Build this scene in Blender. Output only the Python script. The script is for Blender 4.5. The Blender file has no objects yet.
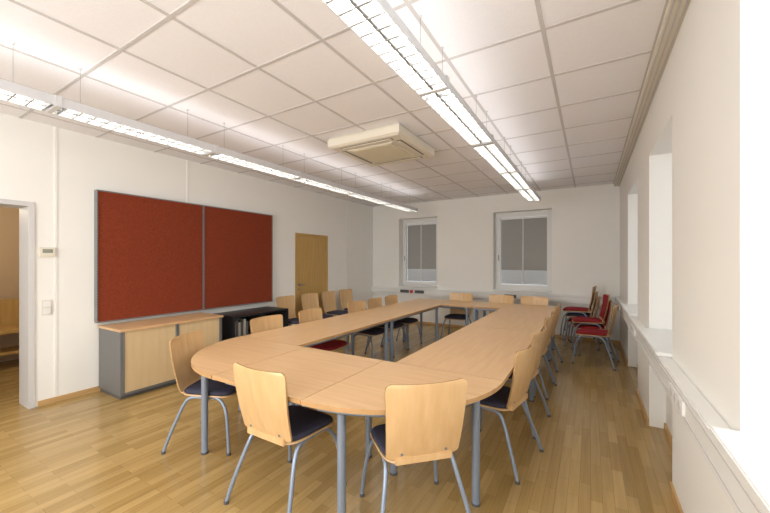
import bpy, bmesh, math, random
from mathutils import Vector, Matrix
random.seed(4)
sc=bpy.context.scene
try:
    sc.view_settings.view_transform='Standard'
except Exception: pass

# ---------------------------------------------------------------- materials
def mat(name, col, rough=0.6, metal=0.0, spec=0.4, emis=None, estr=0, noise=None, bump=0):
    m=bpy.data.materials.new(name); m.use_nodes=True
    nt=m.node_tree; b=nt.nodes['Principled BSDF']
    b.inputs['Base Color'].default_value=(*col,1); b.inputs['Roughness'].default_value=rough
    b.inputs['Metallic'].default_value=metal; b.inputs['Specular IOR Level'].default_value=spec
    if emis: 
        b.inputs['Emission Color'].default_value=(*emis,1); b.inputs['Emission Strength'].default_value=estr
    if noise:
        sc_,amt=noise
        tc=nt.nodes.new('ShaderNodeTexCoord'); n=nt.nodes.new('ShaderNodeTexNoise')
        n.inputs['Scale'].default_value=sc_; n.inputs['Detail'].default_value=4
        nt.links.new(tc.outputs['Object'],n.inputs['Vector'])
        mx=nt.nodes.new('ShaderNodeMix'); mx.data_type='RGBA'
        mx.inputs[6].default_value=(*[c*(1-amt) for c in col],1); mx.inputs[7].default_value=(*[min(1,c*(1+amt)) for c in col],1)
        nt.links.new(n.outputs['Fac'],mx.inputs[0]); nt.links.new(mx.outputs[2],b.inputs['Base Color'])
        if bump:
            bp=nt.nodes.new('ShaderNodeBump'); bp.inputs['Strength'].default_value=bump; bp.inputs['Distance'].default_value=0.003
            nt.links.new(n.outputs['Fac'],bp.inputs['Height']); nt.links.new(bp.outputs['Normal'],b.inputs['Normal'])
    return m

def wood(name, c1, c2, axis=0, rough=0.38, sc_=6, spec=0.4):
    m=bpy.data.materials.new(name); m.use_nodes=True
    nt=m.node_tree; b=nt.nodes['Principled BSDF']; b.inputs['Roughness'].default_value=rough
    b.inputs['Specular IOR Level'].default_value=spec
    tc=nt.nodes.new('ShaderNodeTexCoord'); mp=nt.nodes.new('ShaderNodeMapping')
    s=[sc_*5,sc_*5,sc_*5]; s[axis]=sc_*0.35
    mp.inputs['Scale'].default_value=s
    n=nt.nodes.new('ShaderNodeTexNoise'); n.inputs['Scale'].default_value=1; n.inputs['Detail'].default_value=5
    r=nt.nodes.new('ShaderNodeValToRGB')
    r.color_ramp.elements[0].position=0.3; r.color_ramp.elements[0].color=(*c1,1)
    r.color_ramp.elements[1].position=0.7; r.color_ramp.elements[1].color=(*c2,1)
    L=nt.links.new
    L(tc.outputs['Object'],mp.inputs['Vector']); L(mp.outputs['Vector'],n.inputs['Vector'])
    L(n.outputs['Fac'],r.inputs['Fac']); L(r.outputs['Color'],b.inputs['Base Color'])
    return m

def parquet():
    m=bpy.data.materials.new('oak_parquet'); m.use_nodes=True
    nt=m.node_tree; b=nt.nodes['Principled BSDF']; L=nt.links.new
    tc=nt.nodes.new('ShaderNodeTexCoord'); sp=nt.nodes.new('ShaderNodeSeparateXYZ'); cb=nt.nodes.new('ShaderNodeCombineXYZ')
    L(tc.outputs['Object'],sp.inputs[0]); L(sp.outputs['Y'],cb.inputs['X']); L(sp.outputs['X'],cb.inputs['Y'])
    br=nt.nodes.new('ShaderNodeTexBrick'); L(cb.outputs[0],br.inputs['Vector'])
    br.inputs['Scale'].default_value=1; br.inputs['Brick Width'].default_value=0.45; br.inputs['Row Height'].default_value=0.065
    br.inputs['Mortar Size'].default_value=0.0010; br.inputs['Mortar Smooth'].default_value=0.3; br.inputs['Bias'].default_value=0
    br.offset=0.37; br.offset_frequency=2
    br.inputs['Color1'].default_value=(0.51,0.345,0.138,1); br.inputs['Color2'].default_value=(0.37,0.24,0.084,1)
    br.inputs['Mortar'].default_value=(0.22,0.135,0.05,1)
    mp=nt.nodes.new('ShaderNodeMapping'); mp.inputs['Scale'].default_value=(40,2.2,1)
    L(tc.outputs['Object'],mp.inputs['Vector'])
    n=nt.nodes.new('ShaderNodeTexNoise'); n.inputs['Scale'].default_value=1; n.inputs['Detail'].default_value=5
    L(mp.outputs['Vector'],n.inputs['Vector'])
    r=nt.nodes.new('ShaderNodeValToRGB'); r.color_ramp.elements[0].position=.3; r.color_ramp.elements[0].color=(.82,.82,.82,1)
    r.color_ramp.elements[1].position=.7; r.color_ramp.elements[1].color=(1.0,1.0,1.0,1)
    L(n.outputs['Fac'],r.inputs['Fac'])
    mx=nt.nodes.new('ShaderNodeMix'); mx.data_type='RGBA'; mx.blend_type='MULTIPLY'; mx.inputs[0].default_value=1
    L(br.outputs['Color'],mx.inputs[6]); L(r.outputs['Color'],mx.inputs[7]); L(mx.outputs[2],b.inputs['Base Color'])
    b.inputs['Roughness'].default_value=0.22; b.inputs['Specular IOR Level'].default_value=0.5
    return m

M={}
M['wall']=mat('wall_paint',(.88,.87,.83),.85,spec=.2,noise=(3,.012))
M['ceil']=mat('mineral_fibre_tile',(.86,.85,.87),.9,spec=.1,noise=(90,.05),bump=.25)
M['tbar']=mat('ceiling_grid_metal',(.58,.56,.55),.6)
M['floor']=parquet()
M['beech']=wood('beech_laminate_x',(.63,.40,.205),(.71,.465,.255),0,.33)
M['beechy']=wood('beech_laminate_y',(.63,.40,.205),(.71,.465,.255),1,.33)
M['beechedge']=wood('beech_edge',(.46,.27,.11),(.54,.32,.15),0,.5)
M['ply']=wood('beech_ply',(.63,.40,.19),(.71,.475,.24),2,.34,5)
M['front']=wood('tambour_front_beech',(.64,.48,.27),(.70,.53,.31),2,.45,5)
M['plyedge']=mat('ply_edge',(.42,.25,.11),.6,noise=(40,.1))
M['doorw']=wood('door_veneer',(.48,.295,.09),(.57,.36,.125),2,.4)
M['basew']=wood('baseboard_oak',(.50,.31,.12),(.60,.38,.17),1,.5)
M['metal']=mat('painted_steel_bluegrey',(.27,.33,.43),.33,.35)
M['greymetal']=mat('grey_metal',(.24,.25,.25),.45,.3)
M['dmetal']=mat('graphite_side_panel',(.17,.17,.165),.5)
M['dgrey']=mat('dark_grey_plastic',(.10,.10,.10),.5)
M['blueseat']=mat('upholstery_blue_grey',(.055,.055,.085),.9,spec=.15,noise=(160,.3),bump=.2)
M['redseat']=mat('upholstery_dark_red',(.27,.022,.028),.9,spec=.15,noise=(160,.2),bump=.2)
M['red']=mat('red_pinboard_felt',(.225,.045,.020),.92,spec=.1,noise=(60,.35),bump=.2)
M['white']=mat('white_plastic',(.82,.82,.80),.4)
M['frame']=mat('window_frame_white',(.82,.82,.80),.4)
M['cream']=mat('cream_plastic',(.76,.71,.60),.5)
M['beige']=mat('beige_grille',(.60,.53,.38),.6)
M['slat']=mat('blind_slat_grey',(.44,.43,.40),.6)
M['black']=mat('black_laminate',(.018,.018,.02),.4)
M['alu']=mat('aluminium_louvre',(.34,.35,.37),.4,.3)
M['lampbody']=mat('lamp_housing_white',(.62,.62,.63),.4)
M['reflector']=mat('lamp_reflector',(.75,.76,.78),.3,.3)
M['tube']=mat('fluorescent_tube',(1,1,1),.5,emis=(1,.925,.77),estr=25)
M['ceiling_fill']=mat('added_ceiling_fill_glow',(1,1,1),.5,emis=(1,.96,.94),estr=3.2)  # glow added on the lamp tops to brighten the ceiling
M['ochre']=mat('hallway_ochre_paint',(.60,.45,.29),.85)
M['dframe']=mat('door_frame_grey',(.62,.61,.60),.5)
M['redled']=mat('red_socket',(.5,.02,.02),.4)
M['green']=mat('lawn',(.25,.32,.20),.8,noise=(8,.4),bump=.5)
M['lcd']=mat('lcd_grey',(.28,.30,.24),.3)

# ---------------------------------------------------------------- mesh builder
class MB:
    def __init__(s): s.v=[];s.f=[];s.mi=[];s.sm=[];s.mats=[]
    def m(s,k):
        if k not in s.mats: s.mats.append(k)
        return s.mats.index(k)
    def add(s,vs,fs,k,smooth=False):
        o=len(s.v); i=s.m(k); s.v+= [tuple(v) for v in vs]
        for f in fs: s.f.append([a+o for a in f]); s.mi.append(i); s.sm.append(smooth)
    def box(s,x0,x1,y0,y1,z0,z1,k):
        vs=[(x,y,z) for z in (z0,z1) for y in (y0,y1) for x in (x0,x1)]
        s.add(vs,[(0,2,3,1),(4,5,7,6),(0,1,5,4),(2,6,7,3),(0,4,6,2),(1,3,7,5)],k)
    def bbox(s,x0,x1,y0,y1,z0,z1,k,b=.004):
        bm=bmesh.new(); bmesh.ops.create_cube(bm,size=1)
        for v in bm.verts:
            v.co=Vector(((x0+x1)/2+v.co.x*(x1-x0),(y0+y1)/2+v.co.y*(y1-y0),(z0+z1)/2+v.co.z*(z1-z0)))
        bmesh.ops.bevel(bm,geom=bm.edges[:],offset=b,segments=2,affect='EDGES')
        bm.verts.index_update()
        s.add([v.co[:] for v in bm.verts],[[v.index for v in f.verts] for f in bm.faces],k); bm.free()
    def prism(s,pts,z0,z1,k,kside=None):
        n=len(pts); vs=[(x,y,z0) for x,y in pts]+[(x,y,z1) for x,y in pts]
        s.add(vs,[list(range(n))[::-1],[n+i for i in range(n)]],k)
        s.add(vs,[(i,(i+1)%n,n+(i+1)%n,n+i) for i in range(n)],kside or k)
    def tube(s,path,r,k,seg=10,caps=True):
        P=[Vector(p) for p in path]; n=len(P); vs=[];up=None
        for i,p in enumerate(P):
            t=(P[min(i+1,n-1)]-P[max(i-1,0)]).normalized()
            if up is None: up=t.orthogonal().normalized()
            up=(up-t*up.dot(t)).normalized(); sd=t.cross(up)
            for j in range(seg):
                a=2*math.pi*j/seg; vs.append(p+up*math.cos(a)*r+sd*math.sin(a)*r)
        fs=[(i*seg+j,i*seg+(j+1)%seg,(i+1)*seg+(j+1)%seg,(i+1)*seg+j) for i in range(n-1) for j in range(seg)]
        s.add(vs,fs,k,True)
        if caps: s.add(vs[:seg],[list(range(seg))[::-1]],k); s.add(vs[-seg:],[list(range(seg))],k)
    def mesh(s,name):
        me=bpy.data.meshes.new(name); me.from_pydata(s.v,[],s.f)
        for k in s.mats: me.materials.append(M[k])
        for p,i,sm in zip(me.polygons,s.mi,s.sm): p.material_index=i; p.use_smooth=sm
        bm=bmesh.new(); bm.from_mesh(me)
        bmesh.ops.recalc_face_normals(bm,faces=bm.faces); bm.to_mesh(me); bm.free()
        me.update(); return me
    def obj(s,name,loc=(0,0,0),rz=0):
        o=bpy.data.objects.new(name,s.mesh(name)); sc.collection.objects.link(o); o.location=loc; o.rotation_euler=(0,0,rz); return o

def inst(name,me,loc,rz):
    o=bpy.data.objects.new(name,me); sc.collection.objects.link(o); o.location=loc; o.rotation_euler=(0,0,rz); return o

def smooth_path(pts,rad=.06,n=6):
    P=[Vector(p) for p in pts]; out=[P[0]]
    for i in range(1,len(P)-1):
        a,b,c=P[i-1],P[i],P[i+1]
        r=min(rad,(a-b).length*.49,(c-b).length*.49)
        p0=b+(a-b).normalized()*r; p1=b+(c-b).normalized()*r
        for j in range(n+1):
            t=j/n; out.append(p0*(1-t)**2+b*2*t*(1-t)+p1*t*t)
    out.append(P[-1]); return out

XL,XR,YB,YF,H=-4.93,.46,7.65,-1.7,2.95

# ---------------------------------------------------------------- room shell
b=MB(); b.box(-7.6,.85,YF-.2,YB+.3,-.1,0,'floor'); b.obj('floor')
b=MB(); b.box(XL-.27,.85,YF-.2,YB+.3,H,H+.1,'ceil'); b.obj('ceiling')
b=MB()
x=.37
while x>XL+.05:
    b.box(x-.012,x+.012,YF,YB,H-.004,H+.001,'tbar'); x-=.625
y=YB-.30
while y>YF+.05:
    b.box(XL,XR-.09,y-.012,y+.012,H-.0035,H+.001,'tbar'); y-=.625
b.obj('trim_ceiling_grid')

D0,D1,DH=.22,1.17,2.08
E0,E1,EH=4.86,5.82,2.07
b=MB(); T=XL-.27
b.box(T,XL,YF-.2,D0,0,H,'wall'); b.box(T,XL,D0,D1,DH,H,'wall'); b.box(T,XL,D1,E0,0,H,'wall')
b.box(T,XL,E0,E1,EH,H,'wall'); b.box(T,XL,E1,YB+.3,0,H,'wall')
b.obj('wall_left')
WA=(-4.15,-3.12);WB=(-1.82,-.67);WZ0,WZ1=.88,2.58
b=MB(); Y1=YB+.3
b.box(XL,WA[0],YB,Y1,0,H,'wall'); b.box(WA[1],WB[0],YB,Y1,0,H,'wall'); b.box(WB[1],XR+.3,YB,Y1,0,H,'wall')
for w in (WA,WB): b.box(w[0],w[1],YB,Y1,0,WZ0,'wall'); b.box(w[0],w[1],YB,Y1,WZ1,H,'wall')
b.obj('wall_back')
# rear wall (behind the viewer) with a made-up window band, added for the fill light
b=MB(); RW=(-4.3,-.3); b.box(XL-.27,RW[0],YF-.2,YF,0,H,'wall'); b.box(RW[1],.85,YF-.2,YF,0,H,'wall')
b.box(RW[0],RW[1],YF-.2,YF,0,.9,'wall'); b.box(RW[0],RW[1],YF-.2,YF,2.6,H,'wall'); b.obj('wall_rear')
b=MB()
for i in range(5):
    xx=RW[0]+.03+i*(RW[1]-RW[0]-.06)/4; b.bbox(xx-.03,xx+.03,YF-.12,YF-.06,.9,2.6,'frame')
for z in (.93,2.57): b.bbox(RW[0]+.06,RW[1]-.06,YF-.12,YF-.06,z-.03,z+.03,'frame')
b.obj('window_7')  # unseen frame, made up to go with the fill light opening
# right wall with niches
N=[(-.95,.35),(.55,1.71),(2.91,3.95),(4.85,6.05)]
b=MB(); X1=XR+.36; yy=YF
NZ0,NZ1=.87,2.47
for a,c in N:
    b.box(XR,X1,yy,a,0,H,'wall'); b.box(XR+.12,X1,a,c,0,NZ0,'wall'); b.box(XR,X1,a,c,NZ1,H,'wall'); yy=c
b.box(XR,X1,yy,YB,0,H,'wall'); b.obj('wall_right')

# hallway behind the open doorway
b=MB(); b.box(-7.7,-7.6,YF-.2,3.2,0,2.6,'ochre'); b.box(-7.6,T,3.1,3.2,0,2.6,'ochre'); b.box(-7.6,T,YF-.2,YF-.1,0,2.6,'ochre')
b.obj('wall_hallway')
b=MB(); b.box(-7.7,T,YF-.2,3.2,2.6,2.7,'ceil'); b.obj('ceiling_hallway')
b=MB()
b.bbox(-7.45,-6.95,.6,2.6,.50,.55,'doorw'); b.bbox(-7.45,-7.40,.6,2.6,.55,.95,'doorw')
for yy in (.7,2.5): b.bbox(-7.42,-7.0,yy-.03,yy+.03,0,.5,'doorw')
b.bbox(-7.4,-7.0,.73,2.47,.2,.24,'doorw')
b.obj('wooden_bench')
# door frame opening
b=MB()
b.box(T-.012,XL+.012,D0,D0+.012,0,DH,'dframe'); b.box(T-.012,XL+.012,D1-.012,D1,0,DH,'dframe')
b.box(XL,XL+.015,D1-.01,D1+.035,0,DH+.035,'dframe'); b.box(XL,XL+.015,D0-.035,D0+.01,0,DH+.035,'dframe')
b.box(XL,XL+.015,D0+.01,D1-.01,DH-.01,DH+.035,'dframe'); b.box(T-.012,XL+.012,D0,D1,DH-.012,DH,'dframe')
b.obj('trim_doorway')
# wooden door
b=MB(); b.bbox(XL-.05,XL-.01,E0+.04,E1-.04,.005,EH-.04,'doorw')
b.tube(smooth_path([(XL-.01,E0+.11,1.05),(XL+.045,E0+.11,1.05),(XL+.045,E0+.23,1.05)],.02),.009,'greymetal')
b.tube([(XL-.012,E0+.11,1.05),(XL+.002,E0+.11,1.05)],.025,'greymetal',16)
b.tube([(XL-.012,E0+.11,.96),(XL+.002,E0+.11,.96)],.02,'greymetal',16)
for z in (.3,1.75): b.tube([(XL-.008,E1-.045,z),(XL-.008,E1-.045,z+.09)],.008,'greymetal')
b.obj('door_1')
b=MB(); 
b.box(XL-.2,XL+.01,E0,E0+.04,0,EH,'doorw'); b.box(XL-.2,XL+.01,E1-.04,E1,0,EH,'doorw'); b.box(XL-.2,XL+.01,E0+.04,E1-.04,EH-.04,EH,'doorw')
b.obj('trim_door_frame')
for i,yy in enumerate((1.37,2.78,6.5)):
    b=MB(); b.box(XL,XL+.006,yy-.012,yy+.012,.07,H,'wall'); b.obj('trim_wall_joint_%d'%(i+1))
# baseboards
b=MB()
for y0,y1 in ((YF,D0-.06),(D1+.06,E0),(E1,YB)): b.box(XL,XL+.015,y0,y1,0,.055,'basew')
b.obj('baseboard_left')
b=MB(); b.box(XL+.015,XR,YB-.015,YB,0,.055,'basew'); b.obj('baseboard_back')
b=MB(); yy=YF
for a,c in N+[(YB-.015,YB)]:
    b.box(XR-.015,XR,yy,a,0,.055,'basew')
    if c<YB-.01: b.box(XR+.105,XR+.12,a,c,0,.055,'basew')
    yy=c
b.obj('baseboard_right')
# trunking
b=MB(); b.bbox(XR-.075,XR,YF,YB,.72,.87,'white',.006); b.box(XR-.078,XR-.07,YF,YB,.755,.76,'tbar'); b.box(XR-.078,XR-.07,YF,YB,.835,.84,'tbar')
for yy in (2.3,4.4,6.5):
    b.bbox(XR-.086,XR-.07,yy-.16,yy+.16,.762,.833,'white',.003)
    for k in(-.1,0,.1): b.tube([(XR-.088,yy+k,.797),(XR-.083,yy+k,.797)],.022,'tbar',16)
b.obj('trim_trunking_right')
b=MB(); b.bbox(XL,XR-.076,YB-.075,YB,.70,.86,'white',.006)
b.box(XL,XR-.08,YB-.078,YB-.07,.735,.74,'tbar'); b.box(XL,XR-.08,YB-.078,YB-.07,.82,.825,'tbar')
for xx in (-3.95,-3.55,-1.45,-.45):
    b.bbox(xx-.12,xx+.12,YB-.09,YB-.07,.745,.815,'dgrey' if xx!=-.45 else 'white',.003)
b.bbox(-3.80,-3.72,YB-.095,YB-.07,.745,.815,'redled',.003)
b.obj('trim_trunking_back')
# sills
for i,(a,c) in enumerate(N):
    b=MB(); b.bbox(XR-.085,XR+.24,a+.003,c-.003,.872,.897,'white',.006); b.obj('trim_sill_right_%d'%(i+1))
for i,w in enumerate((WA,WB)):
    b=MB(); b.bbox(w[0]+.003,w[1]-.003,YB-.06,YB+.2,.88,.905,'white',.006); b.obj('trim_sill_back_%d'%(i+1))
b=MB(); b.box(XR-.09,XR,YF,YB,H-.05,H,'cream'); 
for q in (.075,.045,.015): b.box(XR-q-.006,XR-q+.004,YF,YB,H-.056,H-.049,'tbar')
b.obj('trim_curtain_rail')

# windows
def window_back(name,w):
    b=MB(); y=YB+.2; x0,x1=w; z0,z1=.905,WZ1; f=.06
    def fr(x0,x1,z0,z1,f,ya,yb):
        b.bbox(x0,x0+f,ya,yb,z0,z1,'frame',.004); b.bbox(x1-f,x1,ya,yb,z0,z1,'frame',.004)
        b.bbox(x0+f,x1-f,ya,yb,z0,z0+f,'frame',.004); b.bbox(x0+f,x1-f,ya,yb,z1-f,z1,'frame',.004)
    fr(x0,x1,z0,z1,f,y,y+.07)
    fr(x0+.05,x1-.05,z0+.05,z1-.05,.055,y-.02,y+.05)
    b.bbox((x0+x1)/2-.008,(x0+x1)/2+.008,y,y+.04,z0+.1,z1-.1,'frame',.002)
    b.tube(smooth_path([(x0+.08,y-.02,1.65),(x0+.08,y-.06,1.65),(x0+.08,y-.06,1.53)],.015),.008,'greymetal')
    b.obj(name)
    b=MB(); z=z1-.16
    b.bbox(x0+.1,x1-.1,y+.052,y+.085,z1-.15,z1-.11,'frame',.003)
    while z>z0+.13:
        xs0,xs1=x0+.107,x1-.107
        t=.014 if z>z0+.42 else .008
        vs=[(xs0,y+.055,z-t),(xs1,y+.055,z-t),(xs1,y+.075,z+t),(xs0,y+.075,z+t)]
        vs+= [(a,c+.001,d+.001) for a,c,d in vs]
        b.add(vs,[(0,1,2,3),(7,6,5,4),(0,4,5,1),(2,6,7,3)],'slat'); z-=.022
    b.bbox(x0+.107,x1-.107,y+.055,y+.08,z-.01,z+.008,'greymetal',.003)
    b.obj('venetian_blind')
window_back('window_1',WA); window_back('window_2',WB)
for i,(a,c) in enumerate(N):
    b=MB(); xw=XR+.26; z0,z1=.897,NZ1; f=.07
    for y0,y1 in ((a,a+f),((a+c)/2-.04,(a+c)/2+.04),(c-f,c)): b.bbox(xw,xw+.07,y0,y1,z0,z1,'frame')
    for y0,y1 in ((a+f,(a+c)/2-.04),((a+c)/2+.04,c-f)):
        b.bbox(xw,xw+.07,y0,y1,z0,z0+f,'frame'); b.bbox(xw,xw+.07,y0,y1,z1-f,z1,'frame')
    b.obj('window_%d'%(i+3))
b=MB(); b.box(-14,12,YB+.35,22,-.4,-.3,'green'); b.obj('ground_outside')

# ---------------------------------------------------------------- lamps
def lamp(name,x,y0,y1,z,joints):
    b=MB(); W=.095
    b.bbox(-W*.9,W*.9,y0,y1,.042,.056,'reflector',.003)
    b.bbox(-.009,.009,y0,y1,-.010,.043,'alu',.002)
    for s in(-1,1):
        xs=s*W
        vs=[(xs,y0,-.016),(xs,y1,-.016),(xs*.9,y1,.05),(xs*.9,y0,.05),(xs+s*.004,y0,-.016),(xs+s*.004,y1,-.016),(xs*.9+s*.004,y1,.05),(xs*.9+s*.004,y0,.05)]
        b.add(vs,[(0,1,2,3),(4,7,6,5),(0,4,5,1),(3,2,6,7),(0,3,7,4),(1,5,6,2)],'lampbody')
    yy=y0
    while yy<y1:
        b.box(-W+.001,W-.001,yy,yy+.009,-.014,.014,'alu'); yy+=.085
    js=[y0]+list(joints)+[y1]
    for j in js: b.bbox(-W-.005,W+.005,j-.02,j+.02,-.018,.06,'lampbody',.004)
    for a,c in zip(js[:-1],js[1:]):
        for s in(-1,1): b.tube([(s*.05,a+.045,.030),(s*.05,c-.045,.030)],.009,'tube',8)
        b.box(-.05,.05,a+.025,c-.025,.056,.060,'ceiling_fill')  # added glowing strip that lifts the ceiling
    for j in js[:-1]:
        for o_ in (.15,.95):
            if j+o_<y1-.05: b.tube([(0,j+o_,.05),(0,j+o_,H-z)],.0012,'greymetal',6)
            if j+o_<y1-.05: b.tube([(0,j+o_,H-z-.012),(0,j+o_,H-z)],.010,'lampbody',12)
    return b.obj(name,(x,0,z))
lamp('pendant_linear_lamp',-3.28,-1.35,6.7,2.60,(-.25,.9,2.08,3.25,4.42,5.57))
lamp('pendant_linear_lamp',-.86,-1.35,6.62,2.60,(-.25,.9,2.05,3.2,4.35,5.5))

# ---------------------------------------------------------------- AC cassette
b=MB(); cx,cy,w=-2.17,3.6,.475
zb=2.83-H
ring=lambda h,z:[(-h,-h,z),(h,-h,z),(h,h,z),(-h,h,z)]
vs=ring(w-.02,0)+ring(w,-.03)+ring(w,zb+.02)+ring(w-.03,zb)
b.add(vs,[(0,1,2,3),(15,14,13,12)]+[(r*4+i,r*4+(i+1)%4,r*4+4+(i+1)%4,r*4+4+i) for r in range(3) for i in range(4)],'cream')
b.bbox(-.30,.30,-.30,.30,zb-.012,zb+.002,'cream',.005)
yy=-.27
while yy<.27: b.bbox(-.27,.27,yy,yy+.013,zb-.02,zb-.010,'beige',.002); yy+=.026
for s in (-1,1):
    b.box(-.34,.34,s*.375-.03,s*.375+.03,zb-.002,zb+.001,'dgrey'); b.box(s*.375-.03,s*.375+.03,-.30,.30,zb-.002,zb+.001,'dgrey')
    b.bbox(-.33,.33,s*.375-.022,s*.375+.015,zb-.010,zb-.003,'cream',.002); b.bbox(s*.375-.022,s*.375+.015,-.29,.29,zb-.010,zb-.003,'cream',.002)
b.obj('ceiling_air_conditioner',(cx,cy,H-.003))

# ---------------------------------------------------------------- pinboard
b=MB(); y0,y1,z0,z1=1.70,4.24,.80,2.33; xb=XL+.075; ym=(y0+y1)/2
b.box(XL+.008,xb-.01,y0+.01,y1-.01,z0+.01,z1-.01,'greymetal')
for a,c in ((y0,ym),(ym,y1)):
    b.box(xb-.012,xb,a+.012,c-.012,z0+.008,z1-.008,'red')
for yy in (y0,ym-.013,ym+.001,y1-.014):
    b.bbox(XL+.008,xb+.01,yy,yy+.012,z0,z1,'greymetal',.003)
    z=z0+.04
    while z<z1-.04: b.box(xb+.0095,xb+.0108,yy+.003,yy+.009,z,z+.016,'dgrey'); z+=.032
b.bbox(XL+.008,xb+.008,y0+.012,y1-.012,z0,z0+.012,'greymetal',.003); b.bbox(XL+.008,xb+.008,y0+.012,y1-.012,z1-.012,z1,'greymetal',.003)
b.obj('pinboard')

# ---------------------------------------------------------------- sideboard
b=MB(); x0,x1,y0,y1,h=XL+.02,-4.37,1.74,2.94,.765
b.bbox(x0-.0,x1+.02,y0-.01,y1+.01,h-.028,h,'beechy',.004)
b.bbox(x0,x1,y0,y0+.022,.04,h-.028,'dmetal',.003); b.bbox(x0,x1,y1-.022,y1,.04,h-.028,'dmetal',.003)
b.box(x0,x0+.01,y0+.022,y1-.022,.04,h-.028,'greymetal'); b.box(x0,x1,y0+.022,y1-.022,.04,.065,'dmetal')
b.box(x0+.02,x1-.03,y0+.01,y1-.01,0.0,.04,'dgrey')
ym=(y0+y1)/2
b.bbox(x1-.025,x1-.003,y0+.024,ym-.012,.067,h-.03,'front',.003)
b.bbox(x1-.025,x1-.003,ym+.012,y1-.024,.067,h-.03,'front',.003)
for yy in (ym-.022,ym+.004,y1-.045,y0+.0225): b.bbox(x1-.02,x1+.006,yy,yy+.018,.067,h-.03,'greymetal',.003)
b.obj('tambour_sideboard')
# black open shelf cabinet
b=MB(); y0,y1,h=3.12,4.16,.72
b.bbox(x0,x1,y0,y1,h-.03,h,'black',.004)
for yy in (y0,(y0+y1)/2-.012,y1-.024): b.bbox(x0,x1,yy,yy+.024,.02,h-.03,'black',.003)
b.box(x0,x0+.01,y0,y1,.02,h-.03,'black'); b.bbox(x0,x1,y0+.024,y1-.024,.02,.05,'black',.003); b.bbox(x0,x1-.02,y0+.024,y1-.024,.37,.39,'black',.003)
for yy in (y0+.05,y1-.05):
    for xx in (x0+.05,x1-.05): b.tube([(xx,yy,0),(xx,yy,.02)],.02,'greymetal')
for i in range(7): b.bbox(x0+.1,x0+.38,y0+.06+i*.045,y0+.098+i*.045,.39,.39+.2+.02*(i%3),'white' if i%2 else 'greymetal',.002)
b.obj('black_shelf_cabinet')
b=MB(); b.bbox(XL,XL+.028,1.235,1.365,1.555,1.655,'cream',.006); b.bbox(XL+.027,XL+.031,1.26,1.34,1.595,1.635,'lcd',.001); b.obj('thermostat')
b=MB(); b.bbox(XL,XL+.012,1.26,1.34,.94,1.10,'cream',.004)
for z in (.952,1.026): b.bbox(XL+.011,XL+.018,1.27,1.33,z,z+.062,'white',.004)
b.obj('light_switch')

# ---------------------------------------------------------------- tables
TZ=.735
def table(name,pts,legs,wk='beech'):
    b=MB(); 
    cx=sum(p[0] for p in pts)/len(pts); cy=sum(p[1] for p in pts)/len(pts)
    P=[(x-cx,y-cy) for x,y in pts]
    n=len(P)
    def ins(d):
        out=[]
        for i in range(n):
            p=Vector(P[i]); a=(p-Vector(P[i-1])).normalized(); c=(Vector(P[(i+1)%n])-p).normalized()
            na=Vector((-a.y,a.x)); nc=Vector((-c.y,c.x)); q=na+nc
            q=q/ max(.3,(1+na.dot(nc))); out.append(tuple(p+q*d))
        return out
    b.prism(ins(.0015),TZ-.026,TZ,wk,'beechedge')
    I=ins(.07)
    lp=[(x,y,TZ-.047) for x,y in I]; lp.append(lp[0]); b.tube(lp,.02,'metal',8)
    for x,y in legs:
        x-=cx;y-=cy
        b.tube([(x,y,.012),(x,y,TZ-.027)],.025,'metal',20)
        b.tube([(x,y,0),(x,y,.015)],.028,'dgrey',20); b.tube([(x,y,TZ-.075),(x,y,TZ-.027)],.031,'metal',20)
    return b.obj(name,(cx,cy,0))
g=.001
def rect(x0,x1,y0,y1): return [(x0+g,y0+g),(x1-g,y0+g),(x1-g,y1-g),(x0+g,y1-g)]
Xa,Xb,Xc,Xd=-3.10,-2.30,-1.28,-.48
yn,ys,ym,yq,ye=1.40,2.30,4.08,5.86,6.62
L=.07
for (x0,x1) in((Xa,Xb),(Xc,Xd)):
    for (y0,y1) in((ys,ym),(ym,yq)):
        lg=[(x0+L,y0+L),(x1-L,y0+L),(x1-L,y1-L),(x0+L,y1-L)]
        if y0==ys: lg=[q for q in lg if q!=((x0+L,y0+L) if x0==Xa else (x1-L,y0+L))]
        table('conference_table',rect(x0,x1,y0,y1),lg,'beechy')
xm=(Xa+Xd)/2
for (x0,x1) in((Xa,xm),(xm,Xd)):
    table('conference_table',rect(x0,x1,yq,ye),[(x0+L,yq+L),(x1-L,yq+L),(x1-L,ye-L),(x0+L,ye-L)])
R=.9; cl=Xa+R; cr=Xd-R
pl=[(cl-g,ys-g),]+[(cl-g+math.cos(math.pi+a*math.pi/2/20)*(R),ys-g+math.sin(math.pi+a*math.pi/2/20)*R) for a in range(21)]
table('conference_table',pl,[(-2.60,1.60),(Xa+.08,ys-.06),(cl-.07,ys-.1)])
pr=[(cr+g,ys-g)]+[(cr+g+math.cos(-math.pi/2+a*math.pi/2/20)*R,ys-g+math.sin(-math.pi/2+a*math.pi/2/20)*R) for a in range(21)]
table('conference_table',pr,[(-1.21,1.55),(-.61,2.12),(cr+.18,2.13)])
table('conference_table',rect(cl,cr,yn,ys),[(cl+.07,ys-.08),(cr-.09,ys-.08)])

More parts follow.
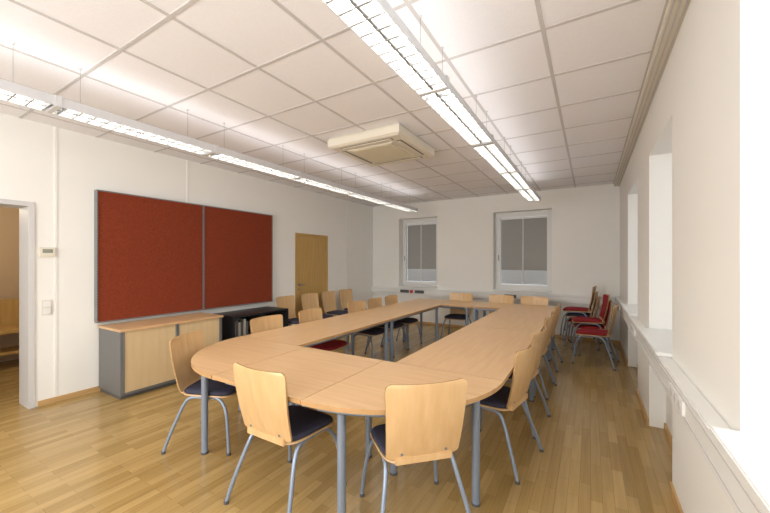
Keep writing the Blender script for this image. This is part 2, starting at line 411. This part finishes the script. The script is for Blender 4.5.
# ---------------------------------------------------------------- chairs
def chair_mesh(name,seat,backpad=None):
    b=MB()
    nu,nv=12,12
    def bp(u,v,off=0,sx=1.0):
        z=.455+v*.425
        hw=(.205+.025*v)*sx
        rc=.035
        dz_top=(1-v)*.425; dz_b=v*.425
        k=0
        if dz_top<rc: k=rc-math.sqrt(max(0,rc*rc-(rc-dz_top)**2))
        if dz_b<rc*.7: k=max(k,(rc*.7)-math.sqrt(max(0,(rc*.7)**2-(rc*.7-dz_b)**2)))
        hw-=k
        x=u*hw
        y=-.185-.095*v-.012*math.sin(v*math.pi)+ .035*(u*u)*(.4+.6*v) - off
        return (x,y,z)
    vs=[];vb=[]
    vv=[0,.02,.05,.1,.2,.35,.5,.65,.8,.9,.95,.98,1]
    for v in vv:
        for i in range(nu+1):
            u=-1+2*i/nu; vs.append(bp(u,v)); vb.append(bp(u,v,.011))
    W=nu+1; Rn=len(vv)
    q=[(r*W+i,r*W+i+1,(r+1)*W+i+1,(r+1)*W+i) for r in range(Rn-1) for i in range(nu)]
    b.add(vs,q,'ply',True); b.add(vb,[f[::-1] for f in q],'ply',True)
    o=Rn*W; allv=vs+vb
    loop=[i for i in range(W)]+[r*W+nu for r in range(1,Rn)]+[(Rn-1)*W+i for i in range(nu-1,-1,-1)]+[r*W for r in range(Rn-2,0,-1)]
    n=len(loop)
    b.add(allv,[(loop[i],loop[(i+1)%n],loop[(i+1)%n]+o,loop[i]+o) for i in range(n)],'plyedge')
    if backpad:
        vs=[];vf=[]
        pv=[.1,.13,.2,.35,.5,.65,.8,.93,.96]
        for off,lst in ((-.003,vs),(-.022,vf)):
            for v in pv:
                for i in range(nu+1):
                    u=-1+2*i/nu; e=1 if (abs(u)==1 or v in(pv[0],pv[-1])) else 0
                    lst.append(bp(u,v,off if not(e and lst is vf) else -.010,.93))
        q=[(r*W+i,r*W+i+1,(r+1)*W+i+1,(r+1)*W+i) for r in range(len(pv)-1) for i in range(nu)]
        b.add(vs,q,backpad,True); b.add(vf,q,backpad,True)
        o=len(pv)*W; Rn=len(pv)
        loop=[i for i in range(W)]+[r*W+nu for r in range(1,Rn)]+[(Rn-1)*W+i for i in range(nu-1,-1,-1)]+[r*W for r in range(Rn-2,0,-1)]
        n=len(loop); b.add(vs+vf,[(loop[i],loop[(i+1)%n],loop[(i+1)%n]+o,loop[i]+o) for i in range(n)],backpad,True)
        vr=[]
        for v in pv:
            for i in range(nu+1): vr.append(bp(-1+2*i/nu,v,.0135,.93))
        b.add(vr,q,backpad,True)
    def se(a,c,n=40,e=4.5,front=0):
        out=[]
        for i in range(n):
            t=2*math.pi*i/n; ct,st=math.cos(t),math.sin(t)
            x=a*math.copysign(abs(ct)**(2/e),ct); y=c*math.copysign(abs(st)**(2/e),st)
            x*=1+.06*(y/c)
            out.append((x,y+.02))
        return out
    def layer(rings,k,sm=True):
        n=40; V=[]
        for a,c,z in rings: V+=[(x,y,z-(.012*max(0,(y-.1))/.12 if y>.1 else 0)) for x,y in se(a,c)]
        F=[(r*n+i,r*n+(i+1)%n,(r+1)*n+(i+1)%n,(r+1)*n+i) for r in range(len(rings)-1) for i in range(n)]
        F.append(list(range(n))[::-1]); F.append([(len(rings)-1)*n+i for i in range(n)])
        b.add(V,F,k,sm)
    layer([(.215,.215,.432),(.218,.218,.437),(.215,.215,.444)],'ply',False)
    layer([(.205,.205,.444),(.213,.213,.452),(.210,.210,.466),(.195,.195,.474),(.15,.15,.477)],seat,True)
    b.bbox(-.16,.16,-.205,-.17,.434,.475,'ply',.004)
    for s in(-1,1):
        p=[(s*.262,-.275,.012),(s*.245,-.235,.14),(s*.205,-.165,.33),(s*.19,-.12,.417),(s*.19,.0,.421),(s*.19,.14,.417),(s*.215,.205,.33),(s*.245,.235,.14),(s*.255,.245,.012)]
        b.tube(smooth_path(p,.07,5),.0125,'metal',10)
        for (x,y) in((s*.262,-.275),(s*.255,.245)): b.tube([(x,y,0),(x,y,.02)],.0155,'dgrey',10)
    for y in (-.10,.12): b.tube([(-.19,y,.419),(.19,y,.419)],.010,'metal',8)
    for s in(-1,1):
        x,y,z=bp(s*.6,.08,.011); b.tube([(x,y,z),(x,y-.003,z)],.008,'greymetal',10)
    return b.mesh(name)
CB=chair_mesh('chair_blue','blueseat'); CR=chair_mesh('chair_red','redseat'); CRR=chair_mesh('chair_red_back','redseat','redseat')
def chair(x,y,fx,fy,me=CB,z=0,jit=0):
    th=math.atan2(-fx,fy)+math.radians(jit); return inst('conference_chair',me,(x,y,z),th)
chair(-1.68,1.61,0,1)
chair(-.905,1.83,-.707,.707)
chair(-2.75,1.79,.87,.46)
for y,j,x in ((2.77,-10,-.65),(3.46,-7,-.65),(4.42,-5,-.66),(4.98,0,-.665),(5.53,-3,-.66)): chair(x,y,-1,0,jit=j)
for y,j,me in ((2.68,0,CB),(3.4,2,CR),(4.42,-3,CB),(4.97,2,CB),(5.52,0,CB)): chair(-2.91,y,1,0,me,jit=j)
for x,j in ((-2.2,3),(-1.45,-2),(-.86,2)): chair(x,6.43,0,-1,jit=j)
for y,j in ((4.46,4),(5.06,-3),(5.64,3),(6.22,-2)): chair(-4.5,y,1,0,jit=j)
# chairs parked by the right wall: wooden backs nearest, red-backed behind
chair(.05,6.02,-1,0,CR,jit=-8)
chair(.00,6.58,-1,0,CRR,jit=6); chair(-.03,6.58,-1,0,CRR,z=.095,jit=6)
for k,me in enumerate((CR,CB,CR)): chair(-.14-.03*k,7.17,-1,0,me,z=.095*k,jit=-4)

# ---------------------------------------------------------------- light
w=bpy.data.worlds.new('World'); sc.world=w; w.use_nodes=True
bg=w.node_tree.nodes['Background']; bg.inputs[0].default_value=(.95,.97,1,1); bg.inputs[1].default_value=.8
def area(name,loc,rot,sx,sy,p,col):
    l=bpy.data.lights.new(name,'AREA'); l.shape='RECTANGLE'; l.size=sx; l.size_y=sy; l.energy=p; l.color=col
    o=bpy.data.objects.new(name,l); sc.collection.objects.link(o); o.location=loc; o.rotation_euler=rot
for (a,c),p in zip(N,(22,18,.6,.5)):
    area('daylight_window',(XR+.4,(a+c)/2,1.68),(0,math.radians(90),0),1.5,c-a-.1,p,(.97,.98,1))
area('added_rear_fill',(-2.3,YF-.25,1.75),(math.radians(90),0,math.radians(0)),3.9,1.6,155,(1,.98,.96))  # unseen fill light, added behind the viewer to brighten the room
pl=bpy.data.lights.new('hallway_lamp','POINT'); pl.energy=25; pl.color=(1,.85,.65); pl.shadow_soft_size=.15
o=bpy.data.objects.new('hallway_lamp',pl); sc.collection.objects.link(o); o.location=(-6.3,.9,2.3)

# ---------------------------------------------------------------- camera
cd=bpy.data.cameras.new('Camera'); cam=bpy.data.objects.new('Camera',cd); sc.collection.objects.link(cam)
cam.location=(0,0,1.5); cam.rotation_euler=(math.radians(90),0,math.radians(30.8))
cd.sensor_width=36; cd.lens=345/770*36; cd.shift_y=5.5/770; cd.clip_start=.03
sc.camera=cam
